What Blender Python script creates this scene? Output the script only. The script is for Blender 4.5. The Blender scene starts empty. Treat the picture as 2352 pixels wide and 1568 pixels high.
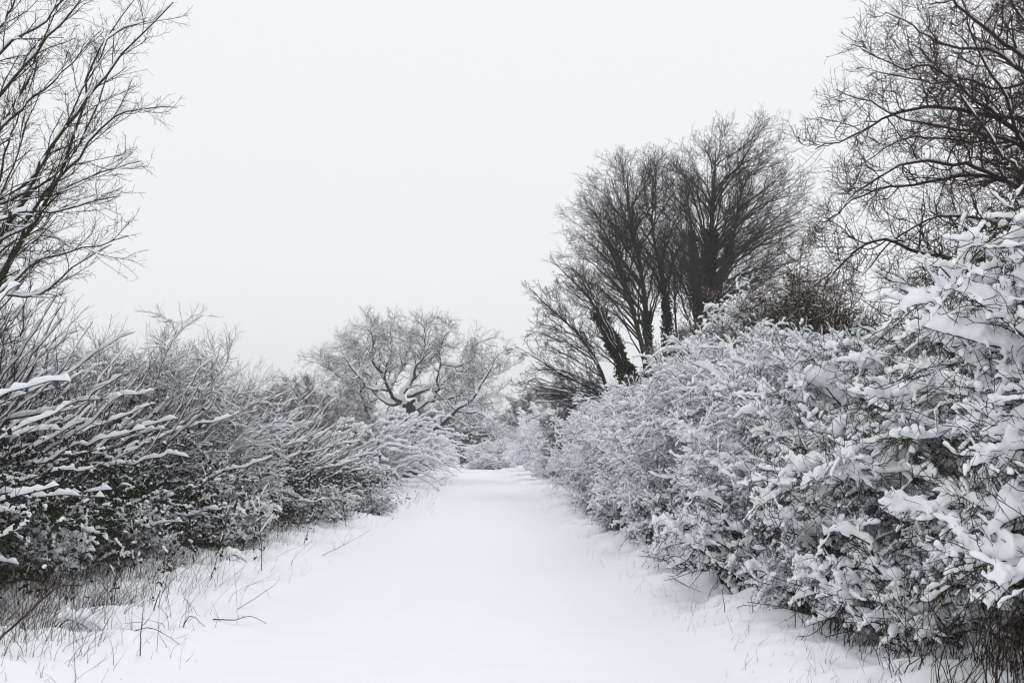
import bpy, math, time
import numpy as np
from mathutils import Vector, Matrix, Euler

T0 = time.time()
scene = bpy.context.scene
COL = scene.collection
Z = np.array([0., 0., 1.])

# ------------------------------------------------------------------ camera
LENS, SENS = 35.0, 36.0
F = 2352 * LENS / SENS
PITCH = math.atan((1045 - 784) / F)
YAW = -math.atan(67 / F)
cam_d = bpy.data.cameras.new('camera')
cam = bpy.data.objects.new('camera', cam_d)
COL.objects.link(cam)
cam_d.lens, cam_d.sensor_width = LENS, SENS
cam_d.clip_start, cam_d.clip_end = 0.1, 3000
CAMZ = 1.6
cam.location = (0, 0, CAMZ)
cam.rotation_euler = (math.pi / 2 + PITCH, 0, YAW)
scene.camera = cam
MC = np.array(Euler(cam.rotation_euler).to_matrix())


def at(px, py, Y):
    """a spot of the photograph (measured in a 2352 px wide view of it) at the distance Y down the lane -> world point"""
    d = MC @ np.array([(px - 1176) / F, (784 - py) / F, -1.0])
    return np.array([0, 0, CAMZ]) + d * (Y / d[1])


# ------------------------------------------------------------------ materials
def new_mat(name):
    m = bpy.data.materials.new(name)
    m.use_nodes = True
    nt = m.node_tree
    return m, nt, nt.nodes['Principled BSDF']


def node(nt, kind, **kw):
    n = nt.nodes.new(kind)
    for k, v in kw.items():
        if k in n.inputs:
            n.inputs[k].default_value = v
        else:
            setattr(n, k, v)
    return n


def snow_mat(name, scale, strength, stretch=(1, 1, 1), dist=0.01):
    m, nt, b = new_mat(name)
    tc = node(nt, 'ShaderNodeTexCoord')
    mp = node(nt, 'ShaderNodeMapping')
    mp.inputs['Scale'].default_value = stretch
    nt.links.new(tc.outputs['Object'], mp.inputs[0])
    n1 = node(nt, 'ShaderNodeTexNoise', Scale=scale, Detail=5.0, Roughness=0.6)
    nt.links.new(mp.outputs[0], n1.inputs['Vector'])
    bp = node(nt, 'ShaderNodeBump', Strength=strength, Distance=dist)
    nt.links.new(n1.outputs[0], bp.inputs['Height'])
    nt.links.new(bp.outputs[0], b.inputs['Normal'])
    cr = node(nt, 'ShaderNodeValToRGB')
    cr.color_ramp.elements[0].position, cr.color_ramp.elements[1].position = 0.3, 0.7
    cr.color_ramp.elements[0].color = (0.90, 0.912, 0.935, 1)
    cr.color_ramp.elements[1].color = (0.925, 0.935, 0.955, 1)
    nt.links.new(n1.outputs[0], cr.inputs[0])
    nt.links.new(cr.outputs[0], b.inputs['Base Color'])
    b.inputs['Roughness'].default_value = 0.75
    b.inputs['Specular IOR Level'].default_value = 0.15
    return m


def bark_mat(name, c0, c1, scale=14.0):
    m, nt, b = new_mat(name)
    tc = node(nt, 'ShaderNodeTexCoord')
    n1 = node(nt, 'ShaderNodeTexNoise', Scale=scale, Detail=4.0)
    nt.links.new(tc.outputs['Object'], n1.inputs['Vector'])
    cr = node(nt, 'ShaderNodeValToRGB')
    cr.color_ramp.elements[0].position, cr.color_ramp.elements[1].position = 0.35, 0.68
    cr.color_ramp.elements[0].color = (*c0, 1)
    cr.color_ramp.elements[1].color = (*c1, 1)
    nt.links.new(n1.outputs[0], cr.inputs[0])
    nt.links.new(cr.outputs[0], b.inputs['Base Color'])
    bp = node(nt, 'ShaderNodeBump', Strength=0.5, Distance=0.01)
    nt.links.new(n1.outputs[0], bp.inputs['Height'])
    nt.links.new(bp.outputs[0], b.inputs['Normal'])
    b.inputs['Roughness'].default_value = 0.9
    b.inputs['Specular IOR Level'].default_value = 0.15
    return m


M_SNOW = snow_mat('branch_snow', 30.0, 0.35, dist=0.012)
M_GROUND = snow_mat('ground_snow', 5.0, 0.30, (0.35, 1.0, 1.0), 0.03)
M_BARK = bark_mat('dark_bark', (0.026, 0.021, 0.018), (0.060, 0.050, 0.042))
M_RED = bark_mat('reddish_bark', (0.034, 0.020, 0.019), (0.075, 0.046, 0.042))
M_OLIVE = bark_mat('mossy_bark', (0.030, 0.025, 0.018), (0.066, 0.060, 0.035))
M_BROWN = bark_mat('brown_thorn_bark', (0.046, 0.027, 0.012), (0.10, 0.062, 0.032))
M_GREY = bark_mat('grey_oak_bark', (0.036, 0.032, 0.034), (0.075, 0.068, 0.068), 3.0)
M_DRY = bark_mat('dry_stem', (0.055, 0.036, 0.024), (0.15, 0.105, 0.07), 6.0)
M_DARKDRY = bark_mat('dark_dry_stem', (0.030, 0.020, 0.016), (0.085, 0.058, 0.042), 6.0)
M_IVY = bark_mat('ivy_leaf', (0.010, 0.015, 0.009), (0.034, 0.044, 0.026), 5.0)
M_LEAF = bark_mat('evergreen_leaf', (0.010, 0.014, 0.007), (0.040, 0.048, 0.026), 8.0)
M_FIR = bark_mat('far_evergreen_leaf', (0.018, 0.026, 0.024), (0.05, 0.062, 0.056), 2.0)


# ------------------------------------------------------------------ mesh building
class MB:
    """collects vertex and quad arrays, builds ONE mesh"""
    def __init__(self):
        self.v, self.f, self.n = [], [], 0

    def add(self, v, f):
        v = v.reshape(-1, 3)
        self.v.append(v.astype(np.float32))
        self.f.append((f + self.n).astype(np.int32).reshape(-1, 4))
        self.n += len(v)

    def mesh(self, name):
        me = bpy.data.meshes.new(name)
        v = np.concatenate(self.v)
        f = np.concatenate(self.f)
        me.vertices.add(len(v))
        me.vertices.foreach_set('co', v.ravel())
        me.loops.add(f.size)
        me.loops.foreach_set('vertex_index', f.ravel())
        me.polygons.add(len(f))
        me.polygons.foreach_set('loop_start', np.arange(0, f.size, 4, dtype=np.int32))
        me.update(calc_edges=True)
        return me

    def build(self, name, mat, parent=None):
        me = self.mesh(name)
        me.materials.append(mat)
        return link(name, me, parent)


def link(name, me, parent=None):
    o = bpy.data.objects.new(name, me)
    COL.objects.link(o)
    if parent is not None:
        o.parent = parent
    return o


def thing(name, label, cat, loc=(0, 0, 0), rz=0., sc=1., group=None):
    o = bpy.data.objects.new(name, None)
    o.empty_display_size = 0.2
    COL.objects.link(o)
    o.location = loc
    o.rotation_euler = (0, 0, rz)
    o.scale = (sc,) * 3 if not hasattr(sc, '__len__') else sc
    o['label'], o['category'] = label, cat
    if group:
        o['group'] = group
    return o


def tag(o, label=None, cat=None, group=None, kind=None):
    for k, v in (('label', label), ('category', cat), ('group', group), ('kind', kind)):
        if v:
            o[k] = v
    return o


def dup(root, label, loc, rz=0., sc=1., group=None):
    r = root.copy()
    COL.objects.link(r)
    r.location = loc
    r.rotation_euler = (0, 0, rz)
    r.scale = (sc,) * 3 if not hasattr(sc, '__len__') else sc
    r['label'] = label
    if group:
        r['group'] = group
    for ch in list(root.children):
        c = ch.copy()
        COL.objects.link(c)
        c.parent = r
        for g in list(ch.children):
            d = g.copy()
            COL.objects.link(d)
            d.parent = c
    return r


def norm(a):
    return a / np.maximum(np.linalg.norm(a, axis=-1, keepdims=True), 1e-9)


def tangents(P):
    T = np.empty_like(P)
    T[:, 1:-1] = P[:, 2:] - P[:, :-2]
    T[:, 0] = P[:, 1] - P[:, 0]
    T[:, -1] = P[:, -1] - P[:, -2]
    return norm(T)


def resample(A, M):
    N = A.shape[1]
    x = np.linspace(0, N - 1, M)
    i = np.minimum(x.astype(int), N - 2)
    f = x - i
    f = f[None, :, None] if A.ndim == 3 else f[None, :]
    return A[:, i] * (1 - f) + A[:, i + 1] * f


def ring_faces(B, N, K):
    b = np.arange(B)[:, None, None] * (N * K)
    k = np.arange(N - 1)[None, :, None] * K
    j = np.arange(K)[None, None, :]
    j2 = (j + 1) % K
    return np.stack([b + k + j, b + k + j2, b + k + K + j2, b + k + K + j], -1)


def tubes(mb, P, R, K=3):
    B, N, _ = P.shape
    if B == 0:
        return
    T = tangents(P)
    mean = norm(P[:, -1] - P[:, 0])
    ref = np.where(np.abs(mean[:, 2:3]) < 0.8, Z[None], np.array([[1., 0, 0]]))[:, None, :]
    e1 = norm(np.cross(T, ref))
    e2 = np.cross(T, e1)
    a = np.arange(K) * 2 * math.pi / K
    V = P[:, :, None] + R[:, :, None, None] * (e1[:, :, None] * np.cos(a)[:, None] + e2[:, :, None] * np.sin(a)[:, None])
    mb.add(V, ring_faces(B, N, K))


def snow_on(mb, P, R, A, rng, cover=0.8, M=None, K=6, wid=0.5, lump=0.5, hlow=0.3):
    """snow lying along the tops of branches: thicker the flatter they run, broken by gaps"""
    B, N, _ = P.shape
    M = M or 2 * N
    P, R = resample(P, M), resample(R, M)
    T = tangents(P)
    hz = np.sqrt(np.clip(1 - T[..., 2] ** 2, 0, 1))
    S = norm(np.cross(T, Z[None, None]) + 1e-6)
    U = np.cross(S, T)
    sm = np.clip((hz - hlow) / (0.95 - hlow), 0, 1)
    nz = resample(rng.random((B, max(3, M // 2))), M)
    l2 = resample(rng.random((B, max(3, M))), M)
    k = np.arange(M)
    env = np.clip(k + 0.25, 0, 1) * np.clip((M - 1 - k) / 0.9, 0, 1) ** 0.5
    on = np.clip((nz - (1 - cover) * 0.9) / 0.07, 0, 1)
    th = A * sm * env[None] * on * (1 - lump + 2 * lump * l2)
    g = np.clip(th / (0.15 * A), 0, 1)
    keep = th.max(1) > 0.25 * A
    if not keep.any():
        return
    P, R, S, U, th, g = P[keep], R[keep], S[keep], U[keep], th[keep], g[keep]
    w = (R * 0.9 + wid * th) * g
    h = (R * 0.35 + 0.55 * th) * g
    c = P + U * ((R * 0.75 + th * 0.52) * g)[..., None]
    a = np.arange(K) * 2 * math.pi / K
    V = c[:, :, None] + S[:, :, None] * (w[..., None] * np.cos(a))[..., None] + U[:, :, None] * (h[..., None] * np.sin(a))[..., None]
    mb.add(V, ring_faces(len(P), M, K))


def clumps(mb, P, size, n, rng):
    """soft rounded lumps of snow lodged on branches and in their forks"""
    B, N, _ = P.shape
    b, k = rng.integers(0, B, n), rng.integers(0, N, n)
    r = size * rng.uniform(0.45, 1.2, n) ** 1.3
    d = P[b, np.minimum(k + 1, N - 1)] - P[b, np.maximum(k - 1, 0)]
    d[:, 2] *= 0.4
    d = norm(d + rng.normal(0, 1e-3, d.shape))
    c = P[b, k] + Z * (r * 0.4)[:, None]
    e = d * (r * rng.uniform(1.3, 2.8, n))[:, None]
    q = np.array([-1, -0.8, -0.35, 0.2, 0.75, 1.0])
    w = np.array([0.02, 0.62, 1.0, 0.95, 0.66, 0.02])
    PP = c[:, None] + e[:, None] * q[None, :, None] + rng.normal(0, 0.12, (n, 6, 3)) * r[:, None, None]
    tubes(mb, PP, r[:, None] * w[None] * rng.uniform(0.8, 1.15, (n, 6)), 7)


def hermite(p0, t0, p1, t1, N):
    s = np.linspace(0, 1, N)[None, :, None]
    p0, t0, p1, t1 = (np.asarray(x, float)[:, None] for x in (p0, t0, p1, t1))
    return (2 * s**3 - 3 * s**2 + 1) * p0 + (s**3 - 2 * s**2 + s) * t0 + (3 * s**2 - 2 * s**3) * p1 + (s**3 - s**2) * t1


def wobble(P, amp, rng):
    """a random walk added to each path, pinned at its start"""
    B, N, _ = P.shape
    w = np.cumsum(rng.normal(0, amp / math.sqrt(N), (B, N, 3)), 1)
    return P + w - w[:, :1]


def taper(B, N, r0, r1, p=1.0):
    s = np.linspace(0, 1, N)[None] ** p
    r0, r1 = np.broadcast_to(np.asarray(r0, float), (B,))[:, None], np.broadcast_to(np.asarray(r1, float), (B,))[:, None]
    return r0 * (1 - s) + r1 * s


def spawn(P, R, n, t0, t1, ang, length, N, rng, rs=0.6, rmax=9., rtip=0.0015, up=0., wig=0.1, fall=0.5, bias=None, rel=None):
    B, M, _ = P.shape
    t = t0 + (t1 - t0) * ((np.arange(n)[None] + rng.random((B, n))) / n)
    x = np.minimum(t * (M - 1), M - 1.001)
    i = x.astype(int)
    f = (x - i)[..., None]
    b = np.arange(B)[:, None]
    p = P[b, i] * (1 - f) + P[b, i + 1] * f
    tn = norm(P[b, i + 1] - P[b, i])
    r = R[b, i] * (1 - f[..., 0]) + R[b, i + 1] * f[..., 0]
    L = length * (1 - fall * t) * rng.uniform(0.55, 1.25, t.shape)
    if rel is not None:
        L = L * np.broadcast_to(np.asarray(rel), (B,))[:, None]
    p, tn, r, L = p.reshape(-1, 3), tn.reshape(-1, 3), r.ravel(), L.ravel()
    a = np.radians(rng.uniform(ang[0], ang[1], len(p)))[:, None]
    q = norm(np.cross(tn, rng.normal(size=tn.shape)))
    d = tn * np.cos(a) + q * np.sin(a)
    if bias is not None:
        d = norm(d + np.asarray(bias))
    out = np.empty((len(p), N, 3))
    out[:, 0] = p
    for k in range(1, N):
        d = norm(d + rng.normal(0, wig, d.shape) + Z * (up / N))
        out[:, k] = out[:, k - 1] + d * (L / (N - 1))[:, None]
    r0 = np.minimum(np.maximum(r * rs, rtip), rmax)
    return out, taper(len(p), N, r0, np.minimum(rtip, r0))


def leaves(mb, C, size, rng, up=0.0):
    """small folded four-cornered leaves at the points C"""
    n = len(C)
    d = norm(rng.normal(size=(n, 3)))
    q = norm(np.cross(d, norm(rng.normal(size=(n, 3)) + Z * up)))
    s = size * rng.uniform(0.6, 1.3, (n, 1))
    nn = np.cross(d, q)
    V = np.stack([C - d * s, C + q * s * 0.6 + nn * s * 0.2, C + d * s, C - q * s * 0.6 + nn * s * 0.2], 1)
    mb.add(V, np.arange(n * 4).reshape(n, 4))


def vnoise(x, y, seed, cell):
    g = np.random.default_rng(seed).random((256, 256))
    x, y = x / cell, y / cell
    i, j = np.floor(x).astype(int), np.floor(y).astype(int)
    u, v = x - i, y - j
    u, v = u * u * (3 - 2 * u), v * v * (3 - 2 * v)
    a, b = g[i % 256, j % 256], g[(i + 1) % 256, j % 256]
    c, d = g[i % 256, (j + 1) % 256], g[(i + 1) % 256, (j + 1) % 256]
    return (a * (1 - u) + b * u) * (1 - v) + (c * (1 - u) + d * u) * v - 0.5


# ------------------------------------------------------------------ ground and path
PL, PR = -2.06, 1.75


def ground_h(x, y):
    x, y = np.asarray(x, float), np.asarray(y, float)
    out = np.maximum(np.maximum(PL + 0.1 - x, x - PR + 0.1), 0)
    e = np.clip(out / 0.9, 0, 1)
    e = e * e * (3 - 2 * e)
    h = 0.05 * vnoise(x, y, 1, 1.7) + 0.03 * vnoise(x * 0.6, y, 2, 0.6) * (0.25 + e)
    h += e * (0.2 * vnoise(x, y, 3, 0.55) + 0.13 * np.maximum(vnoise(x, y, 4, 0.22), -0.1) + 0.035 * vnoise(x, y, 5, 0.1))
    h += 0.10 * e + 0.03 * np.clip(out, 0, 6)
    h += 0.022 * vnoise(x * 0.22 + 0.15 * y, y, 7, 0.42) + 0.006 * vnoise(x * 0.3 - 0.1 * y, y, 8, 0.16)
    # two faint wheel hollows
    for c in (-0.9, 1.35):
        h -= 0.018 * np.exp(-((x - c) / 0.28) ** 2)
    return h


def axis(lo, hi, f):
    v = [lo]
    while v[-1] < hi:
        v.append(v[-1] + f(v[-1]))
    return np.array(v)


ys = np.concatenate([np.array([-40., -20, -8, -2, 1, 2.5]), axis(3.4, 330, lambda y: max(0.032, 0.0062 * y) if y < 200 else 15.)])
xs_mid = np.linspace(PL, PR, 100)
xs_l = PL - axis(0, 260, lambda d: 0.045 if d < 5 else 0.045 + (d - 5) * 0.35)[1:]
xs_r = PR + axis(0, 260, lambda d: 0.045 if d < 3 else 0.045 + (d - 3) * 0.35)[1:]


def sheet(mb, xs):
    X, Y = np.meshgrid(xs, ys)
    V = np.stack([X, Y, ground_h(X, Y)], -1)
    ny, nx = X.shape
    i, j = np.meshgrid(np.arange(ny - 1), np.arange(nx - 1), indexing='ij')
    f = np.stack([i * nx + j, i * nx + j + 1, (i + 1) * nx + j + 1, (i + 1) * nx + j], -1)
    mb.add(V, f)


mb = MB(); sheet(mb, np.concatenate([xs_l[::-1], [PL]])); sheet(mb, np.concatenate([[PR], xs_r]))
tag(mb.build('ground', M_GROUND), kind='structure')
mb = MB(); sheet(mb, xs_mid)
tag(mb.build('path', M_GROUND), kind='structure')


def gz(x, y):
    return float(ground_h(x, y))


# ------------------------------------------------------------------ shrubs
def finish_snow(mb, parent, voxel=None, it=4):
    o = mb.build('snow', M_SNOW, parent)
    if voxel:
        par = o.parent
        o.parent = None
        r = o.modifiers.new('fuse', 'REMESH')
        r.mode, r.voxel_size, r.use_smooth_shade = 'VOXEL', voxel, True
        s = o.modifiers.new('soft', 'SMOOTH')
        s.factor, s.iterations = 0.5, it
        dg = bpy.context.evaluated_depsgraph_get()
        me = bpy.data.meshes.new_from_object(o.evaluated_get(dg))
        o.modifiers.clear()
        old = o.data
        o.data = me
        v = np.empty(len(me.vertices) * 3, np.float32); me.vertices.foreach_get('co', v)
        nn = np.empty(len(me.vertices) * 3, np.float32); me.vertices.foreach_get('normal', nn)
        v, nn = v.reshape(-1, 3), nn.reshape(-1, 3)
        dsp = sum(np.sin(v @ np.array(w_) + p_) * a_ for w_, p_, a_ in (((61, 47, 38), 1.1, .0020), ((-43, 72, 55), 2.3, .0020), ((97, -88, 104), 0.4, .0016), ((-150, -120, 131), 5.0, .0012)))
        me.vertices.foreach_set('co', (v + nn * dsp[:, None]).ravel().astype(np.float32))
        if not me.materials:
            me.materials.append(M_SNOW)
        bpy.data.meshes.remove(old)
        o.parent = par
    return o


def dome_shrub(name, label, seed, rx, ry, H, n1, n2, n3, n4, A, bark, near=False, voxel=None, cover=0.85, loc=(0, 0, 0), rz=0, sc=1, group=None, lenf=1.0, low=-0.7, spike=0.0, cat='shrub', c3=0.8, shoots=4, thick=1.0):
    """tangled thorny shrub: arching limbs to all sides, crooked side twigs, spurs, snow on all of it"""
    rng = np.random.default_rng(seed)
    t = thing(name, label, cat, loc, rz, sc, group)
    d = norm(rng.normal(size=(n1 * 3, 3)))
    d = d[d[:, 2] > low][:n1]
    n1 = len(d)
    rad = rng.uniform(0.55, 1.0, (n1, 1)) ** 0.7 * (1 + 0.12 * rng.normal(size=(n1, 1)))
    tip = np.array([0, 0, H * 0.46]) + d * np.array([rx, ry, H * 0.54]) * rad
    tip[:, 2] = np.maximum(tip[:, 2], 0.12)
    base = np.stack([rng.normal(0, rx * 0.22, n1), rng.normal(0, ry * 0.22, n1), np.full(n1, -0.1)], 1)
    out = norm(tip - base)
    L = np.linalg.norm(tip - base, axis=1, keepdims=True)
    t0 = norm(out * 0.5 + Z * 0.9 + rng.normal(0, 0.15, out.shape)) * L * 1.2
    t1 = norm(d * np.array([1, 1, 0.45 + spike]) + Z * (-0.15 + spike) + rng.normal(0, 0.25, out.shape)) * L * 0.9
    P1 = wobble(hermite(base, t0, tip, t1, 14), 0.16, rng)
    R1 = taper(n1, 14, rng.uniform(0.012, 0.024, n1), 0.004)
    P2, R2 = spawn(P1, R1, n2, 0.25, 1.0, (30, 75), 0.75 * lenf, 8, rng, rs=0.6, rmax=0.009, rtip=0.0025, wig=0.24, fall=0.35, up=0.15 + spike)
    P3, R3 = spawn(P2, R2, n3, 0.15, 1.0, (35, 80), 0.36 * lenf, 5, rng, rs=0.75, rmax=0.005, rtip=0.0018, wig=0.25, fall=0.4, up=0.1 + spike)
    R2, R3 = R2 * thick, R3 * thick
    b = MB()
    tubes(b, P1, R1, 5); tubes(b, P2, R2, 4); tubes(b, P3, R3, 3)
    if n4:
        P4, R4 = spawn(P3, R3, n4, 0.1, 1.0, (40, 90), 0.12, 3, rng, rs=0.8, rmax=0.0036, rtip=0.0015, wig=0.2, fall=0.3)
        tubes(b, P4, R4, 3)
        P5, R5 = spawn(P2, R2, 5 if near else 2, 0.05, 1.0, (45, 90), 0.06, 3, rng, rs=0.8, rmax=0.003, rtip=0.0015, wig=0.2, fall=0.3)
        tubes(b, P5, R5, 3)
        # bare shoots that carry no snow
        P6, R6 = spawn(P2, R2, max(1, shoots), 0.2, 1.0, (25, 85), 0.45, 7, rng, rs=0.85, rmax=0.0065, rtip=0.0026, wig=0.22, fall=0.2)
        tubes(b, P6, R6, 4)
        P7, R7 = spawn(P6, R6, 3 if near else 2, 0.15, 1.0, (40, 85), 0.09, 3, rng, rs=0.8, rmax=0.0036, rtip=0.0018, wig=0.2)
        tubes(b, P7, R7, 3)
    b.build('branches', bark, t)
    s = MB()
    big = 1.0 + 0.5 * rng.random()
    snow_on(s, P1, R1, A * (1.3 if voxel else 1.0), rng, cover, 40, 8 if near else 6, 0.55, 0.42)
    snow_on(s, P2, R2, A * 0.6, rng, cover * 0.95, 20 if near else 13, 8 if near else 5, 0.55, 0.55)
    snow_on(s, P3, R3, A * 0.36, rng, cover * c3 * 0.85, 10, 6 if near else 4, 0.45, 0.6)
    if cover > 0.6:
        clumps(s, P2, A * 0.36, n1 * 9, rng)
        clumps(s, P3, A * 0.27, n1 * 26, rng)
    finish_snow(s, t, voxel)
    return t


def sweep_shrub(name, label, seed, n1, n2, n3, n4, A, bark, H=3.4, reach=2.4, loc=(0, 0, 0), rz=0, sc=1, group=None, leaf=0, voxel=None, droop=0.0, cover=0.8, steep=0.0, lean=40, r1=0.02, wild=0.0, emax=82, arch=0.45):
    """multi-stemmed shrub whose long straight rods all sweep out over the lane (+x), snow lying along them"""
    rng = np.random.default_rng(seed)
    t = thing(name, label, 'shrub', loc, rz, sc, group)
    base = np.stack([rng.uniform(-1.5, 0.1, n1), rng.normal(0, 0.75, n1), np.full(n1, -0.1)], 1)
    u = rng.random(n1)
    e = np.radians(-4 + emax * np.clip(u * (1 - steep) + steep, 0, 1) ** 1.05)
    az = np.radians(rng.normal(-12, lean * 1.2, n1))
    L = rng.uniform(0.65, 1.0, n1) * (reach * np.cos(e) ** 1.2 + H * np.sin(e) ** 1.5) * 1.08
    hd = np.stack([np.cos(az), np.sin(az), np.zeros(n1)], 1)
    dirv = hd * np.cos(e)[:, None] + Z * np.sin(e)[:, None]
    base[:, 2] += rng.random(n1) ** 2 * H * 0.35 * (e < 0.9)
    tip = base + dirv * L[:, None]
    tip[:, 2] = np.maximum(tip[:, 2], 0.15 + 0.3 * rng.random(n1))
    t0 = norm(dirv + Z * arch) * L[:, None]
    t1 = norm(dirv + Z * ((e - 0.75) * 0.5 - droop)[:, None]) * L[:, None]
    P1 = wobble(hermite(base, t0, tip, t1, 18), 0.17, rng)
    R1 = taper(n1, 18, rng.uniform(0.5, 1.1, n1) * r1, 0.004)
    rel = 0.6 + 0.4 * L / L.max()
    P2, R2 = spawn(P1, R1, n2, 0.15, 1.0, (15, 58), 1.0, 8, rng, rs=0.6, rmax=0.009, rtip=0.0025, wig=0.15 + wild, fall=0.45, up=0.12 - droop, rel=rel, bias=(0.12, -0.05, 0))
    P3, R3 = spawn(P2, R2, n3, 0.1, 1.0, (18, 55), 0.5, 5, rng, rs=0.75, rmax=0.0045, rtip=0.0016, wig=0.15 + wild, fall=0.45, up=0.2 - droop)
    b = MB()
    tubes(b, P1, R1, 5); tubes(b, P2, R2, 4); tubes(b, P3, R3, 3)
    if n4:
        P4, R4 = spawn(P3, R3, n4, 0.1, 1.0, (25, 65), 0.17, 4, rng, rs=0.8, rmax=0.003, rtip=0.0012, wig=0.15, fall=0.4, up=0.2)
        tubes(b, P4, R4, 3)
    # bare upright shoots above the snowed rods
    P5, R5 = spawn(P1[:, 7:], R1[:, 7:], 4, 0.1, 0.95, (15, 50), 0.85, 8, rng, rs=0.6, rmax=0.006, rtip=0.002, wig=0.08, fall=0.3, up=0.6)
    P6, R6 = spawn(P5, R5, 5, 0.2, 1.0, (20, 50), 0.25, 4, rng, rs=0.7, rmax=0.0035, rtip=0.0014, wig=0.1, up=0.2)
    tubes(b, P5, R5, 4); tubes(b, P6, R6, 3)
    b.build('branches', bark, t)
    s = MB()
    snow_on(s, P1, R1, A * 1.1, rng, cover * 1.1, 60, 7, 0.55)
    snow_on(s, P2, R2, A * 0.85, rng, cover, 20, 6, 0.55)
    snow_on(s, P3, R3, A * 0.5, rng, cover * 0.85, 9, 5, 0.6)
    if leaf:
        m = MB()
        C = rng.normal(size=(leaf, 3)) * np.array([0.75, 0.95, 0.5]) + np.array([0.55, 0, 0.55])
        C = C[C[:, 2] > 0.05]
        # the leaves sit in bunches
        hub = C[rng.integers(0, len(C), len(C))]
        C = np.where(rng.random((len(C), 1)) < 0.7, hub + rng.normal(0, 0.06, C.shape), C)
        C = C[C[:, 2] > 0.02]
        leaves(m, C, 0.034, rng)
        m.build('leaves', M_LEAF, t)
        q = C[rng.random(len(C)) < 0.07] + Z * 0.012
        e = norm(rng.normal(size=q.shape) * np.array([1, 1, 0.25])) * rng.uniform(0.02, 0.07, (len(q), 1))
        q = q[:, None] + e[:, None] * np.array([-1, -0.5, 0.5, 1.0])[None, :, None]
        snow_on(s, q, np.full(q.shape[:2], 0.003), 0.022, rng, 1.0, 5, 6, 0.7, hlow=0.0)
    finish_snow(s, t, voxel)
    return t


GR, GL = 'snow-laden shrubs of the right hedge', 'snow-dusted shrubs of the left hedge'

# --- right hedge
def put(x, y):
    return (x, y, gz(x, y))

R1 = dome_shrub('thorn_shrub', 'nearest thorn shrub on the right, under the thickest pillows of snow', 11, 2.15, 2.1, 3.2, 125, 14, 11, 2, 0.1, M_OLIVE, True, 0.0125, 0.96, put(4.95, 5.8), 0.3, group=GR, shoots=7, low=-0.42, c3=1.0)
R2 = dome_shrub('thorn_shrub', 'thorn shrub next behind the nearest one on the right, heavy with snow', 12, 2.05, 2.0, 2.75, 125, 14, 11, 2, 0.098, M_OLIVE, True, 0.0135, 0.96, put(4.55, 9.2), 1.1, group=GR, shoots=6, low=-0.5, c3=1.0)
R3 = dome_shrub('thorn_shrub', 'third thorn shrub from the camera on the right, white with lumpy snow', 13, 2.0, 1.9, 2.8, 115, 16, 13, 1, 0.088, M_BARK, True, None, 1.0, c3=1.1, shoots=2, loc=put(4.5, 12.4), group=GR)
R4 = dome_shrub('thorn_shrub', 'fourth thorn shrub from the camera on the right, finer snowy twigs', 14, 2.0, 1.9, 3.15, 110, 16, 13, 1, 0.09, M_BARK, False, None, 1.0, c3=1.05, shoots=2, loc=put(4.4, 15.6), group=GR)
dup(R3, 'fifth thorn shrub from the camera on the right, rounded and frosted white', put(4.3, 18.8), 2.2, 1.0, GR)
dup(R4, 'sixth thorn shrub from the camera on the right, below the ivy-clad trees', put(4.35, 22.2), 4.1, 1.02, GR)
dup(R3, 'seventh thorn shrub from the camera on the right, leaning to the lane', put(4.25, 26), 5.0, 1.03, GR)
R5 = dome_shrub('spiky_shrub', 'small spiky shrub with straight white shoots at the right edge of the lane', 15, 1.7, 1.9, 2.5, 70, 10, 6, 0, 0.085, M_GREY, False, None, 0.97, put(3.95, 34.5), 0., spike=0.7)
dup(R4, 'eighth thorn shrub from the camera on the right, just before the spiky one', put(4.35, 30.2), 0.7, 1.02, GR)
# second row, standing further from the lane
dup(R2, 'tall thorn shrub at the right picture edge, behind the nearest one', put(7.5, 8.6), 3.6, 1.35, GR)
dup(R4, 'thorn shrub of the back row beside the dark brown one', put(8.2, 13.4), 1.9, 1.05, GR)
R6 = dome_shrub('thorn_shrub', 'big domed thorn shrub frosted white below the tallest ivy-clad tree', 16, 2.5, 2.5, 4.9, 120, 16, 9, 0, 0.095, M_BROWN, False, None, 0.85, put(6.4, 22.5), 0., lenf=1.1, low=-0.2, group=GR)
R7 = dome_shrub('thorn_shrub', 'dark brown thorn shrub with little snow, right of the domed one', 17, 1.8, 2.0, 4.9, 230, 18, 13, 0, 0.02, M_BROWN, False, None, 0.3, put(6.2, 19.2), 0., lenf=0.9, low=-0.2, group=GR, thick=2.3)
dup(R4, 'back row thorn shrub behind the sixth one of the right hedge', put(7.6, 27), 2.8, 1.2, GR)
dup(R3, 'back row thorn shrub below the leaning ivy-clad trunk', put(7.2, 32), 0.4, 1.15, GR)

dup(R7, 'dark brown bush at the foot of the tallest ivy-clad tree', put(8.6, 31), 2.5, 1.15, GR)
dup(R7, 'dark brown bush at the foot of the leaning ivy-clad tree', put(6.9, 36.5), 1.3, 1.05, GR)
dup(R7, 'dark brown bush between the trunks of the ivy-clad trees', put(9.4, 40), 0.3, 1.45, GR)
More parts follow.
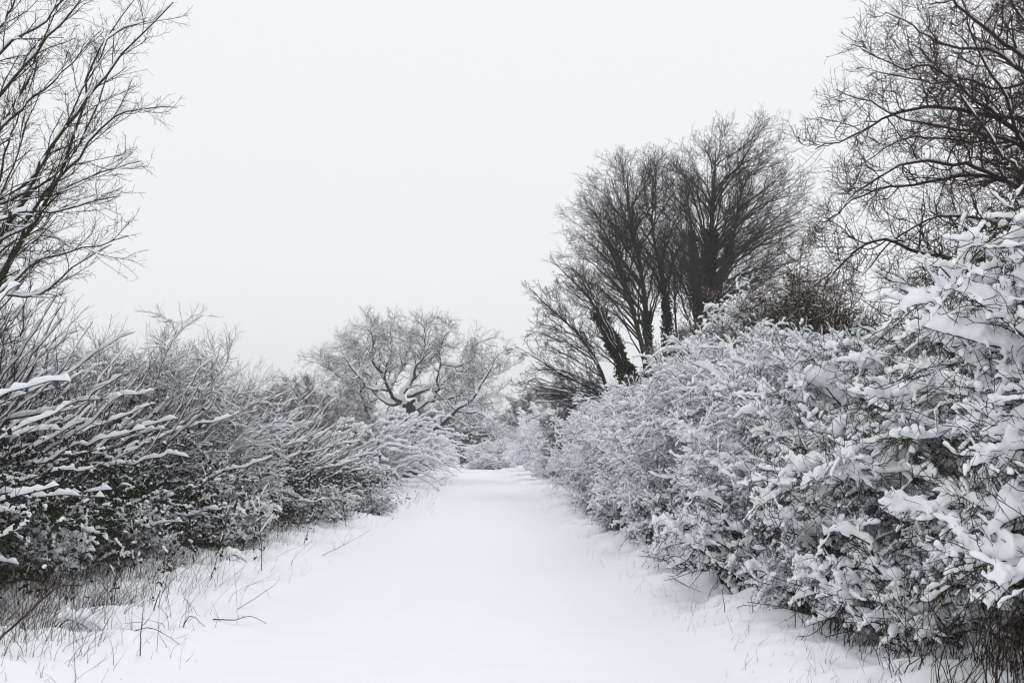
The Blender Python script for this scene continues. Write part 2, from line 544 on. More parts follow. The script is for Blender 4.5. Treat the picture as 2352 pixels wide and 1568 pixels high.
# --- left hedge
L1 = sweep_shrub('rod_shrub', 'nearest shrub on the left, long snowy rods over dark evergreen leaves', 21, 105, 14, 9, 4, 0.040, M_RED, 2.9, 2.7, put(-6.2, 9.3), 0.05, leaf=8000, group=GL)
L2 = sweep_shrub('rod_shrub', 'second shrub on the left, rods rising in parallel under the bare tree', 22, 105, 14, 9, 4, 0.038, M_RED, 3.1, 2.6, put(-6.1, 11.9), 0.0, leaf=8000, group=GL)
L3 = sweep_shrub('rod_shrub', 'third shrub on the left, reaching out low over the dry grass', 23, 95, 15, 9, 3, 0.038, M_RED, 2.8, 2.5, put(-5.95, 14.6), -0.1, leaf=8000, group=GL)
L4 = sweep_shrub('rod_shrub', 'fourth shrub on the left with a tuft of tall reddish shoots on top', 24, 95, 15, 9, 3, 0.034, M_RED, 2.9, 2.4, put(-5.75, 17.6), 0.0, leaf=5000, steep=0.12, wild=0.05, group=GL)
dup(L3, 'fifth shrub on the left, grey and twiggy behind the tall weed stems', put(-5.2, 20.6), 0.15, (0.97, 0.97, 0.92), GL)
dup(L2, 'sixth shrub on the left, dark brown and fine-twigged', put(-4.9, 23.8), -0.1, (0.93, 0.93, 0.83), GL)
L5 = sweep_shrub('rod_shrub', 'drooping shrub bright with snow where the left hedge meets the lane', 25, 80, 12, 8, 0, 0.075, M_GREY, 2.0, 2.4, put(-4.4, 31.5), -0.1, droop=0.8, emax=58, arch=1.0, cover=0.97, group=GL)
dup(L3, 'seventh shrub on the left, just before the bright drooping one', put(-4.6, 27.4), 0.1, (0.95, 0.95, 0.8), GL)
L6 = sweep_shrub('rod_shrub', 'brown shrub with hardly any snow rising behind the left hedge', 26, 75, 14, 9, 0, 0.016, M_BROWN, 4.2, 2.2, put(-8.6, 30), 0., steep=0.3, cover=0.4, wild=0.06, lean=60, group=GL)
dup(L6, 'brown shrub rising behind the left hedge, near the old oak', put(-8.2, 36), 1.2, 0.95, GL)
dup(L6, 'brown shrub rising behind the left hedge, farthest from the oak', put(-9.2, 25), 2.2, 0.9, GL)
dup(L6, 'brown bare shrub behind the bright drooping one on the left', put(-7.2, 42), 0.5, 1.05, GL)
dup(L6, 'dark brown bare shrub under the left side of the oak', put(-6.7, 47), 1.7, 1.0, GL)
dup(L4, 'back row shrub behind the third one of the left hedge', put(-8.6, 15.2), 0.3, 1.05, GL)
dup(L2, 'back row shrub behind the nearest ones on the left', put(-8.4, 11.6), 0.2, 1.15, GL)
dup(L4, 'back row shrub behind the fifth one of the left hedge', put(-8.2, 20), -0.2, 0.95, GL)
dup(L6, 'brown shrub at the left lane edge just past the bright drooping one', put(-4.7, 40), 0., 0.6, GL)
dup(L5, 'pale shrub past the brown one at the left lane edge', put(-4.6, 47), 0.1, 1.3, GL)
dup(L5, 'pale shrub below the oak at the left lane edge', put(-4.8, 55), -0.1, 1.6, GL)
dup(L6, 'grey shrub below the oak, last but one on the left', put(-4.9, 66), 0.2, 0.7, GL)
dup(L5, 'farthest pale shrub of the left hedge', put(-4.6, 78), 0.1, 1.3, GL)
dup(L5, 'pale shrub at the far end of the left hedge', put(-4.8, 95), 0.1, 1.5, GL)

R8 = dome_shrub('frosted_shrub', 'misty pale shrub of the right hedge, first one beyond the grey ones', 18, 1.9, 1.9, 3.4, 100, 13, 8, 0, 0.19, M_GREY, False, None, 1.0, loc=put(5.1, 60), sc=1.25, group=GR, c3=1.0, shoots=0, spike=0.2)
# --- right hedge, far stretch
dup(R7, 'grey-brown shrub past the spiky one, under the overhanging tree', put(4.9, 44), 0., 0.82, GR)
dup(R7, 'grey shrub of the right hedge in the lane narrows', put(5.0, 52), 2., 0.9, GR)
dup(R8, 'misty pale shrub of the right hedge, farthest but one', put(5.0, 75), 2., 1.4, GR)
dup(R8, 'farthest misty shrub of the right hedge', put(5.2, 92), 3., 1.5, GR)
# --- closing the lane
dup(R8, 'low white mound of a shrub closing the end of the lane', put(1.1, 116), 0.5, (1.75, 1.5, 0.95))
dup(R8, 'tall pale shrub behind the white mound at the lane end', put(4.6, 140), 0.9, 2.0, GR)

# ------------------------------------------------------------------ trees
def tree_parts(t, trunk, limbs, bark, levels, A=(0, 0), rng=None, K=(8, 5, 3), tops=False):
    """trunk: (P,R) ; limbs: list of (P,R) ; levels: list of spawn settings for branches, then twigs"""
    m = MB()
    for P, R in trunk:
        tubes(m, P, R, K[0])
    m.build('trunk', bark, t)
    mbr, mtw, ms = MB(), MB(), MB()
    cur = list(limbs) + ([(P[:, P.shape[1] // 2:], R[:, P.shape[1] // 2:]) for P, R in trunk] * 2 if tops else [])
    for P, R in limbs:
        tubes(mbr, P, R, 6)
        if A[0]:
            snow_on(ms, P, R, A[0], rng, A[2], 3 * P.shape[1], 6, 0.55)
    for li, kw in enumerate(levels):
        nxt = []
        kw = dict(kw)
        sn = kw.pop('snow', 0)
        for P, R in cur:
            nxt.append(spawn(P, R, rng=rng, **kw))
        for P, R in nxt:
            tubes(mbr if li == 0 else mtw, P, R, 5 if li == 0 else 3)
            if sn:
                snow_on(ms, P, R, sn, rng, A[2], 2 * P.shape[1], 5, 0.55)
        cur = nxt
    mbr.build('branches', bark, t)
    mtw.build('twigs', bark, t)
    if ms.n:
        ms.build('snow', M_SNOW, t)
    return cur


def poly(pts, N, rng=None, wob=0.0):
    """smooth path through world points -> (1,N,3)"""
    p = np.array(pts, float)
    n = len(p)
    d = np.concatenate([[0], np.cumsum(np.linalg.norm(np.diff(p, axis=0), axis=1))])
    m = np.gradient(p, d, axis=0) if n > 2 else np.repeat((p[1:] - p[:1]) / d[1], 2, 0)
    s = np.linspace(0, d[-1], N)
    i = np.clip(np.searchsorted(d, s, side='right') - 1, 0, n - 2)
    h = (d[i + 1] - d[i])[:, None]
    u = ((s - d[i])[:, None]) / h
    out = (2*u**3 - 3*u**2 + 1) * p[i] + (u**3 - 2*u**2 + u) * h * m[i] + (3*u**2 - 2*u**3) * p[i+1] + (u**3 - u**2) * h * m[i+1]
    out = out[None]
    return wobble(out, wob, rng) if wob else out


def ivy(t, paths, n, rad, size, rng, mat=M_IVY):
    m = MB()
    for P, r0, r1, k in paths:
        N = P.shape[1]
        s = rng.random(k) ** 0.9
        x = np.minimum(s * (N - 1), N - 1.001)
        i = x.astype(int)
        c = P[0, i] * (1 - (x - i))[:, None] + P[0, i + 1] * (x - i)[:, None]
        rr = (r0 * (1 - s) + r1 * s) * (0.8 + 0.5 * np.sin(s * 23 + rng.random() * 6) * 0.5)
        off = norm(rng.normal(size=(k, 3))) * (rr * rng.random(k) ** 0.45)[:, None]
        # shaggy bunches
        hub = off[rng.integers(0, k, k)] * 0
        leaves(m, c + off + hub + rng.normal(0, 0.05, (k, 3)), size, rng)
    m.build('ivy', mat, t)


def fan_limbs(trunk, center, radii, n, rng, rise=0.8, r0=0.075, zmin=-0.5, tmin=0.12, tilt=None, N=14, wob=0.12):
    """limbs that leave the trunk steeply and fan out to the rim of the crown"""
    d = norm(rng.normal(size=(n * 4, 3)))
    d = d[d[:, 2] > zmin][:n]
    tip = np.asarray(center) + d * np.asarray(radii) * rng.uniform(0.75, 1.03, (len(d), 1))
    P = trunk[0]
    zs = P[:, 2]
    hd = np.linalg.norm(tip[:, :2] - np.asarray(center)[:2], axis=1)
    want = tip[:, 2] - hd * rise * rng.uniform(0.8, 1.25, len(d)) - 0.6
    lo = zs[0] + (zs[-1] - zs[0]) * tmin
    want = np.clip(want, lo, zs[-1] - 0.05)
    k = np.interp(want, zs, np.arange(len(zs)))
    i = np.minimum(k.astype(int), len(zs) - 2)
    b = P[i] * (1 - (k - i))[:, None] + P[i + 1] * (k - i)[:, None]
    L = np.linalg.norm(tip - b, axis=1, keepdims=True)
    o = norm(tip - b)
    t0 = norm(o + Z * 0.45) * L
    t1 = norm(o * 1.0 + d * np.array([0.7, 0.7, 0.5])) * L
    PP = wobble(hermite(b, t0, tip, t1, N), wob, rng)
    return PP, taper(len(PP), N, r0 * rng.uniform(0.6, 1.1, len(PP)) * (0.4 + 0.6 * L[:, 0] / L.max()), 0.008)


def lift(p, dz=0, dy=0, dx=0):
    return np.array(p) + np.array([dx, dy, dz])


FAN_LV = [
    dict(n=8, t0=0.3, t1=0.98, ang=(14, 40), length=1.9, N=9, rs=0.5, rmax=0.03, rtip=0.006, wig=0.07, up=0.12, fall=0.5),
    dict(n=6, t0=0.2, t1=1.0, ang=(22, 58), length=0.75, N=6, rs=0.6, rmax=0.013, rtip=0.0055, wig=0.1, up=0.1, fall=0.4),
    dict(n=3, t0=0.25, t1=1.0, ang=(28, 70), length=0.34, N=4, rs=0.8, rmax=0.008, rtip=0.0045, wig=0.12, up=0.15, fall=0.3),
]
YT = 42.0
# tallest tree
rng = np.random.default_rng(31)
b0 = at(1612, 1040, YT)
b0[2] = gz(b0[0], b0[1]) - 0.2
t = thing('ivy_clad_tree', 'tallest bare tree, dark ivy up its thick trunk, right of the lane', 'tree', b0)
W = lambda *a: at(*a) - b0
tr = poly([[0, 0, 0], W(1612, 800, YT), W(1632, 560, YT + .2), W(1640, 430, YT + .2), W(1645, 330, YT)], 20)
tr2 = poly([W(1625, 760, YT), W(1668, 600, YT - .6), W(1690, 520, YT - 1), W(1705, 430, YT - 1.4)], 14)
tr3 = poly([W(1600, 700, YT), W(1585, 500, YT + .8), W(1570, 400, YT + 1)], 12)
c = at(1695, 560, YT) - b0
la = fan_limbs(tr, at(1684, 535, YT) - b0, (3.75, 3.7, 5.2), 64, rng, tmin=0.28)
lb = fan_limbs(tr, at(1745, 640, YT) - b0, (3.6, 3.4, 2.7), 30, rng, rise=0.5, tmin=0.25, zmin=-0.4)
lc = fan_limbs(tr2, at(1735, 490, YT - 1) - b0, (2.2, 2.4, 3.0), 14, rng, tmin=0.1)
tree_parts(t, [(tr, taper(1, 20, 0.42, 0.008)), (tr2, taper(1, 14, 0.2, 0.008)), (tr3, taper(1, 12, 0.16, 0.008))], [la, lb, lc], M_BARK, FAN_LV, rng=rng, tops=True)
ivy(t, [(tr[:, :15], 1.05, 0.38, 17000), (tr2[:, :9], 0.4, 0.2, 3000), (tr3[:, :7], 0.3, 0.12, 1200)], 0, 0, 0.085, rng)

# the twin left of it: several stems
rng = np.random.default_rng(32)
b0 = at(1490, 1040, YT + 2)
b0[2] = gz(b0[0], b0[1]) - 0.2
t = thing('ivy_clad_tree', 'bare many-stemmed tree left of the tallest one, ivy on its lower stems', 'tree', b0)
Y2 = YT + 2
sa = poly([[0, 0, 0], W(1490, 800, Y2), W(1475, 640, Y2), W(1445, 480, Y2), W(1440, 380, Y2)], 16)
sb = poly([[0.3, 0.2, 0], W(1535, 800, Y2 + .5), W(1525, 660, Y2 + .5), W(1500, 540, Y2 + .6), W(1500, 400, Y2 + .5)], 16)
sc_ = poly([[-0.3, 0, 0], W(1480, 820, Y2 - .6), W(1445, 690, Y2 - .8), W(1390, 540, Y2 - 1), W(1360, 470, Y2 - 1)], 16)
sd = poly([[0.5, 0.4, 0], W(1555, 830, Y2 + 1), W(1550, 700, Y2 + 1), W(1545, 560, Y2 + 1.2)], 12)
l1 = fan_limbs(sa, at(1440, 560, Y2) - b0, (2.7, 2.8, 4.0), 30, rng, tmin=0.3)
l2 = fan_limbs(sb, at(1495, 535, Y2) - b0, (2.0, 2.4, 3.4), 20, rng, tmin=0.35)
l3 = fan_limbs(sc_, at(1395, 630, Y2 - 1) - b0, (2.0, 2.6, 3.2), 28, rng, tmin=0.25, rise=0.9)
l4 = fan_limbs(sd, at(1550, 660, Y2 + 1) - b0, (0.8, 1.2, 2.2), 9, rng, tmin=0.3, r0=0.035)
tree_parts(t, [(sa, taper(1, 16, 0.26, 0.008)), (sb, taper(1, 16, 0.22, 0.008)), (sc_, taper(1, 16, 0.2, 0.008)), (sd, taper(1, 12, 0.1, 0.02))], [l1, l2, l3, l4], M_BARK, FAN_LV, rng=rng, tops=True)
ivy(t, [(sa[:, :9], 0.5, 0.22, 4500), (sb[:, :10], 0.55, 0.25, 5000), (sc_[:, :6], 0.3, 0.15, 1200), (sd[:, :6], 0.3, 0.1, 900)], 0, 0, 0.08, rng)

# the leaning one
rng = np.random.default_rng(33)
Y3 = 38.0
b0 = at(1500, 1060, Y3)
b0[2] = gz(b0[0], b0[1]) - 0.2
t = thing('ivy_clad_tree', 'leaning tree with a shaggy ivy column tilted to the lane', 'tree', b0)
sa = poly([[0, 0, 0], W(1440, 860, Y3), W(1395, 760, Y3), W(1350, 680, Y3), W(1310, 640, Y3 - .3), W(1270, 600, Y3 - .5)], 16)
sb = poly([[-0.2, 0, 0.3], W(1400, 910, Y3 - 1), W(1375, 840, Y3 - 1.2), W(1330, 770, Y3 - 1.4), W(1255, 700, Y3 - 1.8), W(1215, 660, Y3 - 2)], 16)
sc_ = poly([[-0.2, 0, 0.3], W(1420, 960, Y3 - 1), W(1370, 900, Y3 - 2), W(1290, 860, Y3 - 2.6), W(1220, 815, Y3 - 3), W(1185, 795, Y3 - 3)], 16)
se = poly([[-0.2, 0.3, 0.3], W(1400, 960, Y3), W(1330, 925, Y3 - .5), W(1250, 900, Y3 - 1), W(1195, 885, Y3 - 1)], 14)
l1 = fan_limbs(sa, at(1330, 720, Y3) - b0, (1.7, 2.4, 2.1), 20, rng, tmin=0.3, rise=0.7, r0=0.04)
l2 = fan_limbs(sb, at(1280, 790, Y3 - 1.5) - b0, (1.3, 2.0, 2.2), 18, rng, tmin=0.2, rise=0.5, r0=0.035)
l3 = fan_limbs(sc_, at(1270, 880, Y3 - 2.5) - b0, (1.4, 1.9, 0.9), 16, rng, tmin=0.2, rise=0.2, r0=0.03, zmin=-0.9)
l4 = fan_limbs(se, at(1290, 950, Y3 - 1) - b0, (1.4, 1.9, 0.8), 16, rng, tmin=0.2, rise=0.2, r0=0.03, zmin=-0.9)
LV = [dict(k, length=k['length'] * 0.55, n=max(4, k['n'] - 2)) for k in FAN_LV]
tree_parts(t, [(sa, taper(1, 16, 0.22, 0.007)), (sb, taper(1, 16, 0.13, 0.007)), (sc_, taper(1, 16, 0.09, 0.007)), (se, taper(1, 14, 0.08, 0.007))],
           [l1, l2, l3, l4], M_BARK, LV, (0.035, 0, 0.6), rng, tops=True)
ivy(t, [(sa[:, 4:12], 0.5, 0.3, 7500), (sa[:, :6], 0.5, 0.45, 2500)], 0, 0, 0.075, rng)

# old oak
rng = np.random.default_rng(34)
YO = 64.0
oz = lambda zx, zy: ((750 + zx / 4.276) * 0.91875, (780 + zy / 4.276) * 0.91875)
b0 = at(*oz(1180, 1250), YO)
b0[2] = gz(b0[0], b0[1]) - 0.2
t = thing('old_oak', 'old spreading oak with crooked snow-topped limbs beyond the left hedge', 'tree', b0)


def oak(pts, dy, rr, N=None):
    n = len(pts)
    pp = []
    for k, q in enumerate(pts):
        if isinstance(q[0], str):
            pp.append(np.array(q[1:], float)); continue
        pp.append(at(*oz(*q), YO + dy * (k / (n - 1)) ** 0.9) - b0)
    N = N or 5 * n
    return poly(pp, N, rng, 0.18), taper(1, N, rr * 0.78, 0.015, 0.7)


trk = oak([('w', 0, 0, 0), (1180, 1250), (1170, 1050), (1120, 1010)], 0, 0.48, 12)
trk = (trk[0], taper(1, 12, 0.5, 0.3))
stub = oak([(1170, 1060), (1185, 1000), (1225, 930)], -0.4, 0.2, 8)
stub = (stub[0], taper(1, 8, 0.2, 0.1))
limbs = [
    oak([(1180, 1250), (1080, 1250), (960, 1130), (880, 1130), (820, 1200), (740, 1120), (690, 1000), (650, 880), (700, 790), (560, 600), (430, 420)], -3.5, 0.27),
    oak([(1120, 1010), (1080, 960), (1000, 980), (920, 940), (840, 860), (760, 700), (680, 500), (560, 380)], 3, 0.2),
    oak([(1080, 960), (990, 900), (930, 800), (880, 650), (940, 440), (920, 130)], -2, 0.2),
    oak([(880, 650), (800, 560), (790, 400), (760, 250), (690, 150)], -3, 0.13),
    oak([(1150, 1040), (1100, 900), (1150, 830), (1230, 700), (1290, 620), (1480, 430), (1640, 130)], 2, 0.24),
    oak([(1230, 700), (1220, 600), (1290, 480), (1330, 330), (1310, 100)], -2.5, 0.13),
    oak([(1190, 1200), (1480, 1230), (1600, 1150), (1700, 1060), (1850, 960), (2000, 720), (2150, 460)], -3, 0.24),
    oak([(1180, 1080), (1250, 1040), (1420, 950), (1680, 920), (1850, 740), (2050, 700), (2250, 620)], 3, 0.17),
    oak([(1150, 900), (1360, 840), (1470, 840), (1460, 700), (1510, 550), (1520, 380), (1650, 150)], -3, 0.17),
    oak([(1510, 560), (1650, 600), (1790, 560), (1850, 360)], -3, 0.08),
    oak([(940, 840), (820, 850), (700, 830), (560, 640), (400, 540), (200, 560)], 3.5, 0.13),
    oak([(780, 1080), (760, 1040), (600, 1040), (450, 990), (330, 900)], -4, 0.1),
    oak([(650, 880), (560, 800), (450, 700), (300, 590), (180, 540)], -4, 0.11),
    oak([(1700, 1060), (1900, 1050), (2050, 1150), (2200, 1350)], -5, 0.1),
    oak([(1420, 950), (1500, 800), (1650, 640), (1800, 640), (1900, 500)], 2, 0.11),
    oak([(960, 800), (1050, 680), (1150, 520), (1160, 330), (1120, 200)], 3, 0.12),
    oak([(760, 700), (640, 560), (520, 380), (420, 330)], 3, 0.1),
    oak([(1480, 1230), (1500, 1130), (1640, 1050), (1900, 950), (2150, 850)], 4, 0.11),
]
OAK_LV = [
    dict(n=15, t0=0.2, t1=1.0, ang=(28, 70), length=1.95, N=9, rs=0.5, rmax=0.045, rtip=0.010, wig=0.2, up=0.35, fall=0.45, snow=0.085),
    dict(n=9, t0=0.12, t1=1.0, ang=(30, 70), length=1.05, N=6, rs=0.6, rmax=0.016, rtip=0.006, wig=0.2, up=0.25, fall=0.35, snow=0.028),
    dict(n=6, t0=0.12, t1=1.0, ang=(30, 75), length=0.45, N=4, rs=0.7, rmax=0.009, rtip=0.0045, wig=0.2, up=0.15, fall=0.3),
]
tree_parts(t, [trk, stub], limbs, M_GREY, OAK_LV, (0.2, 0, 0.95), rng)

# near tree on the left, its trunk outside the picture
rng = np.random.default_rng(35)
YL = 10.0
b0 = np.array([-7.3, YL + 0.4, 0.])
b0[2] = gz(b0[0], b0[1]) - 0.15
t = thing('bare_tree', 'near bare tree at the left picture edge, straight limbs slanting up', 'tree', b0)
trunk = poly([[0, 0, 0], [0.25, 0, 1.2], [0.55, -0.1, 2.4], [0.9, -0.1, 3.6], [1.2, 0, 5.2], [1.3, 0, 7.0]], 18)
spec = [  # photo points of the big limbs, with their distance
    ([(-190, 900, 10.2), (-60, 700, 10.1), (60, 470, 10), (140, 340, 9.8), (250, 210, 9.6), (330, 120, 9.5), (418, 36, 9.4)], 0.050),
    ([(-120, 800, 10.3), (20, 560, 10.4), (110, 400, 10.5), (160, 260, 10.7), (190, 120, 10.9), (280, -20, 11)], 0.042),
    ([(-60, 690, 10.1), (70, 500, 9.7), (170, 375, 9.4), (260, 290, 9.2), (395, 270, 9.0)], 0.035),
    ([(40, 520, 10), (140, 420, 10.2), (210, 395, 10.4), (300, 370, 10.6)], 0.022),
    ([(-220, 620, 10.2), (-80, 420, 10), (0, 260, 9.8), (110, 130, 9.6), (200, 20, 9.5), (230, -80, 9.4)], 0.040),
    ([(-150, 420, 10.2), (-20, 300, 10.3), (90, 215, 10.5), (160, 160, 10.6), (240, 60, 10.8)], 0.026),
    ([(-150, 300, 9.9), (0, 130, 9.6), (130, 20, 9.4), (200, -60, 9.3)], 0.030),
    ([(-140, 200, 10.1), (0, 40, 10.4), (60, -80, 10.5)], 0.03),
    ([(-170, 640, 10.1), (-40, 530, 9.6), (80, 492, 9.2), (180, 480, 9.0), (272, 440, 8.8)], 0.028),
    ([(-160, 800, 10.0), (-30, 680, 9.5), (60, 610, 9.2), (150, 580, 9.0), (258, 540, 8.8)], 0.028),
    ([(-190, 830, 10.2), (-60, 690, 10.0), (90, 672, 9.8), (160, 620, 9.7), (235, 575, 9.6)], 0.030),
    ([(-100, 640, 10.2), (0, 480, 10.6), (40, 350, 10.9), (70, 240, 11.1), (90, 160, 11.2)], 0.028),
    ([(-160, 760, 10.3), (-30, 600, 10.8), (60, 540, 11.1), (130, 480, 11.3), (200, 440, 11.4)], 0.026),
    ([(-190, 720, 10.2), (-60, 560, 9.6), (30, 400, 9.2), (60, 300, 9.0), (110, 200, 8.9)], 0.024),
    ([(90, 430, 9.9), (170, 320, 9.7), (235, 190, 9.5), (300, 110, 9.4), (360, 90, 9.3)], 0.02),
    ([(120, 390, 9.9), (205, 250, 10.1), (255, 130, 10.3), (262, 40, 10.4)], 0.02),
    ([(-170, 700, 10.2), (-50, 600, 10.4), (40, 590, 10.8), (130, 560, 11.1), (200, 590, 11.3)], 0.022),
    ([(-200, 560, 10.2), (-60, 380, 10.6), (30, 200, 11), (80, 80, 11.3), (130, -60, 11.5)], 0.03),
]
lim = []
for pts, r in spec:
    pp = [at(*q) - b0 for q in pts]
    k = np.argmin(np.abs(trunk[0, :, 2] - (pp[0][2] - 0.35)))   # root the limb in the trunk
    lim.append((poly([trunk[0, k]] + pp, 26, rng, 0.09), taper(1, 26, r * 0.9, 0.004)))
LEFT_LV = [
    dict(n=14, t0=0.22, t1=0.96, ang=(16, 40), length=0.85, N=9, rs=0.5, rmax=0.011, rtip=0.003, wig=0.07, up=0.3, fall=0.55, snow=0.011),
    dict(n=7, t0=0.12, t1=1.0, ang=(22, 50), length=0.34, N=6, rs=0.65, rmax=0.0045, rtip=0.0018, wig=0.13, up=0.25, fall=0.4),
    dict(n=4, t0=0.1, t1=1.0, ang=(30, 65), length=0.10, N=4, rs=0.75, rmax=0.0028, rtip=0.0012, wig=0.14, up=0.1, fall=0.3),
]
tree_parts(t, [(trunk, taper(1, 18, 0.19, 0.05))], lim, M_OLIVE, LEFT_LV, (0.032, 0, 0.42), rng)

# near tree on the right, trunk outside the picture
rng = np.random.default_rng(36)
YR = 12.0
b0 = np.array([8.0, YR + 0.5, 0.])
b0[2] = gz(b0[0], b0[1]) - 0.15
t = thing('bare_tree', 'near bare tree at the right picture edge, arching tangled branches', 'tree', b0)
trunk = poly([[0, 0, 0], [-0.1, 0, 2], [0.05, 0, 4], [0.0, 0.1, 6], [-0.2, 0.1, 8.5], [-0.2, 0, 10.5]], 20)
spec = [
    ([(2480, 420, 12.2), (2330, 290, 12), (2200, 240, 11.6), (2080, 250, 11.4), (1985, 310, 11.2), (1905, 330, 11)], .05),
    ([(2480, 520, 12.2), (2352, 440, 11.8), (2240, 390, 11.4), (2130, 380, 11.2), (2020, 420, 11), (1930, 500, 10.8)], .05),
    ([(2480, 200, 12), (2380, 120, 12.2), (2280, 40, 12.4), (2180, -60, 12.4), (2060, -70, 12.4)], .05),
    ([(2480, 260, 12.1), (2352, 190, 12.4), (2270, 130, 12.6), (2170, 110, 12.8), (2080, 60, 12.9), (2025, 20, 13)], .045),
    ([(2480, 330, 12.1), (2352, 270, 11.6), (2260, 220, 11.2), (2150, 130, 10.9), (2060, 140, 10.7), (1995, 110, 10.6)], .04),
    ([(2490, 470, 12.2), (2380, 340, 12.6), (2260, 300, 12.9), (2130, 270, 13.2), (2020, 230, 13.5), (1950, 200, 13.6)], .045),
    ([(2490, 560, 12.2), (2370, 470, 12.4), (2250, 430, 12.8), (2120, 440, 13.1), (2010, 460, 13.3), (1900, 540, 13.5)], .05),
    ([(2490, 540, 12.2), (2350, 350, 11.6), (2300, 240, 11.3), (2240, 150, 11.1), (2190, 60, 11), (2140, -40, 11)], .045),
    ([(2490, 300, 12.1), (2400, 130, 11.7), (2330, 30, 11.4), (2290, -60, 11.3)], .045),
    ([(2480, 620, 12.2), (2370, 530, 11.7), (2260, 490, 11.3), (2150, 500, 11), (2060, 560, 10.8), (2010, 640, 10.7)], .035),
    ([(2490, 640, 12.2), (2400, 570, 12.7), (2290, 540, 13.1), (2190, 530, 13.4), (2090, 480, 13.6)], .035),
    ([(2490, 390, 12.2), (2400, 330, 12.9), (2290, 340, 13.5), (2180, 330, 14), (2060, 330, 14.3), (1960, 390, 14.5)], .04),
    ([(2490, 150, 12.2), (2400, 40, 12.8), (2320, -60, 13)], .05),
    ([(2490, 440, 12), (2400, 420, 11.2), (2320, 370, 10.7), (2230, 280, 10.3), (2170, 180, 10.1), (2110, 120, 10)], .035),
    ([(2490, 230, 12.2), (2420, 190, 12.6), (2330, 200, 13), (2240, 180, 13.3), (2150, 190, 13.5), (2070, 170, 13.6), (2010, 180, 13.7)], .035),
    ([(2490, 590, 12.2), (2420, 640, 11.9), (2330, 640, 11.6), (2240, 640, 11.4), (2150, 690, 11.2)], .03),
    ([(2490, 640, 12.3), (2420, 690, 13), (2300, 690, 13.6), (2190, 650, 14), (2080, 680, 14.4)], .03),
]
lim = []
for pts, r in spec:
    pp = [at(*q) - b0 for q in pts]
    k = max(0, np.argmin(np.abs(trunk[0, :, 2] - (pp[0][2] - 0.3))))
    lim.append((poly([trunk[0, k]] + pp, 26, rng, 0.12), taper(1, 26, r * 0.85, 0.006)))
# the broken low bough
pp = [at(*q) - b0 for q in [(2480, 640, 12.0), (2352, 610, 11.6), (2215, 592, 11.2), (2110, 578, 11), (2030, 545, 10.9), (1975, 560, 10.8), (1925, 600, 10.7), (1890, 640, 10.6)]]
k = np.argmin(np.abs(trunk[0, :, 2] - pp[0][2]))
lim.append((poly([trunk[0, k]] + pp, 30, rng, 0.04), taper(1, 30, 0.05, 0.008)))
RIGHT_LV = [
    dict(n=22, t0=0.15, t1=1.0, ang=(30, 80), length=1.15, N=10, rs=0.55, rmax=0.014, rtip=0.0045, wig=0.2, up=0.5, fall=0.72),
    dict(n=9, t0=0.1, t1=1.0, ang=(30, 75), length=0.45, N=7, rs=0.65, rmax=0.007, rtip=0.003, wig=0.15, up=0.6, fall=0.35),
    dict(n=4, t0=0.1, t1=1.0, ang=(30, 75), length=0.18, N=5, rs=0.75, rmax=0.004, rtip=0.0019, wig=0.18, up=0.5, fall=0.3),
]
last = tree_parts(t, [(trunk, taper(1, 20, 0.24, 0.06))], lim, M_RED, RIGHT_LV, (0.022, 0, 0.4), rng)
cat_mb = MB()
tips = np.concatenate([P[:, -1] for P, R in last])
sel = tips[rng.random(len(tips)) < 0.004]
off = np.array([[0, 0, 1], [0, 0, 0.5], [0, 0, 0], [0, 0, -.5], [0, 0, -1.]]) * 0.015
tubes(cat_mb, sel[:, None] - np.array([0, 0, 0.02]) + off[None], np.repeat(np.array([[0.002, 0.009, 0.011, 0.009, 0.002]]), len(sel), 0), 5)
tag(cat_mb.build('seed_cones', M_BARK, t), kind='stuff')

# far trees behind the hedges and at the lane end
rng = np.random.default_rng(37)
t = thing('far_tree', 'misty bare tree behind the white mound at the lane end', 'tree', put(7, 150))
tr = poly([[0, 0, 0], [0.1, 0, 2.5], [0, 0, 5], [0.2, 0, 7.5]], 12)
la = fan_limbs(tr, (0, 0, 6), (4.2, 4.2, 4.2), 40, rng, tmin=0.12, rise=0.8)
FAR_LV = [dict(FAN_LV[0], n=9, rtip=0.012, rmax=0.04), dict(FAN_LV[1], n=8, rtip=0.010, rmax=0.02), dict(FAN_LV[2], n=4, rtip=0.008, rmax=0.01)]
tree_parts(t, [(tr, taper(1, 12, 0.3, 0.05))], [la], M_GREY, FAR_LV, (0.08, 0, 0.7), rng)
FT = t
GF = 'misty far trees'
for (px, Y, s, lab) in [(1060, 165, 1.0, 'misty bare tree behind the dark evergreen at the lane end'),
                        (700, 95, 0.85, 'misty tree in the gap between left hedge and oak'),
                        (640, 110, 0.95, 'misty tree left of the oak, over the left hedge'),
                        (1235, 105, 0.85, 'misty tree between the oak and the leaning ivy-clad tree'),
                        (1330, 85, 0.8, 'misty tree behind the leaning ivy-clad tree'),
                        (790, 120, 0.95, 'misty tree just behind the left side of the oak'),
                        (960, 130, 0.9, 'misty tree behind the trunk of the oak')]:
    p = at(px, 1045, Y)
    dup(FT, lab, put(p[0], p[1]), rng.random() * 6, s, GF)

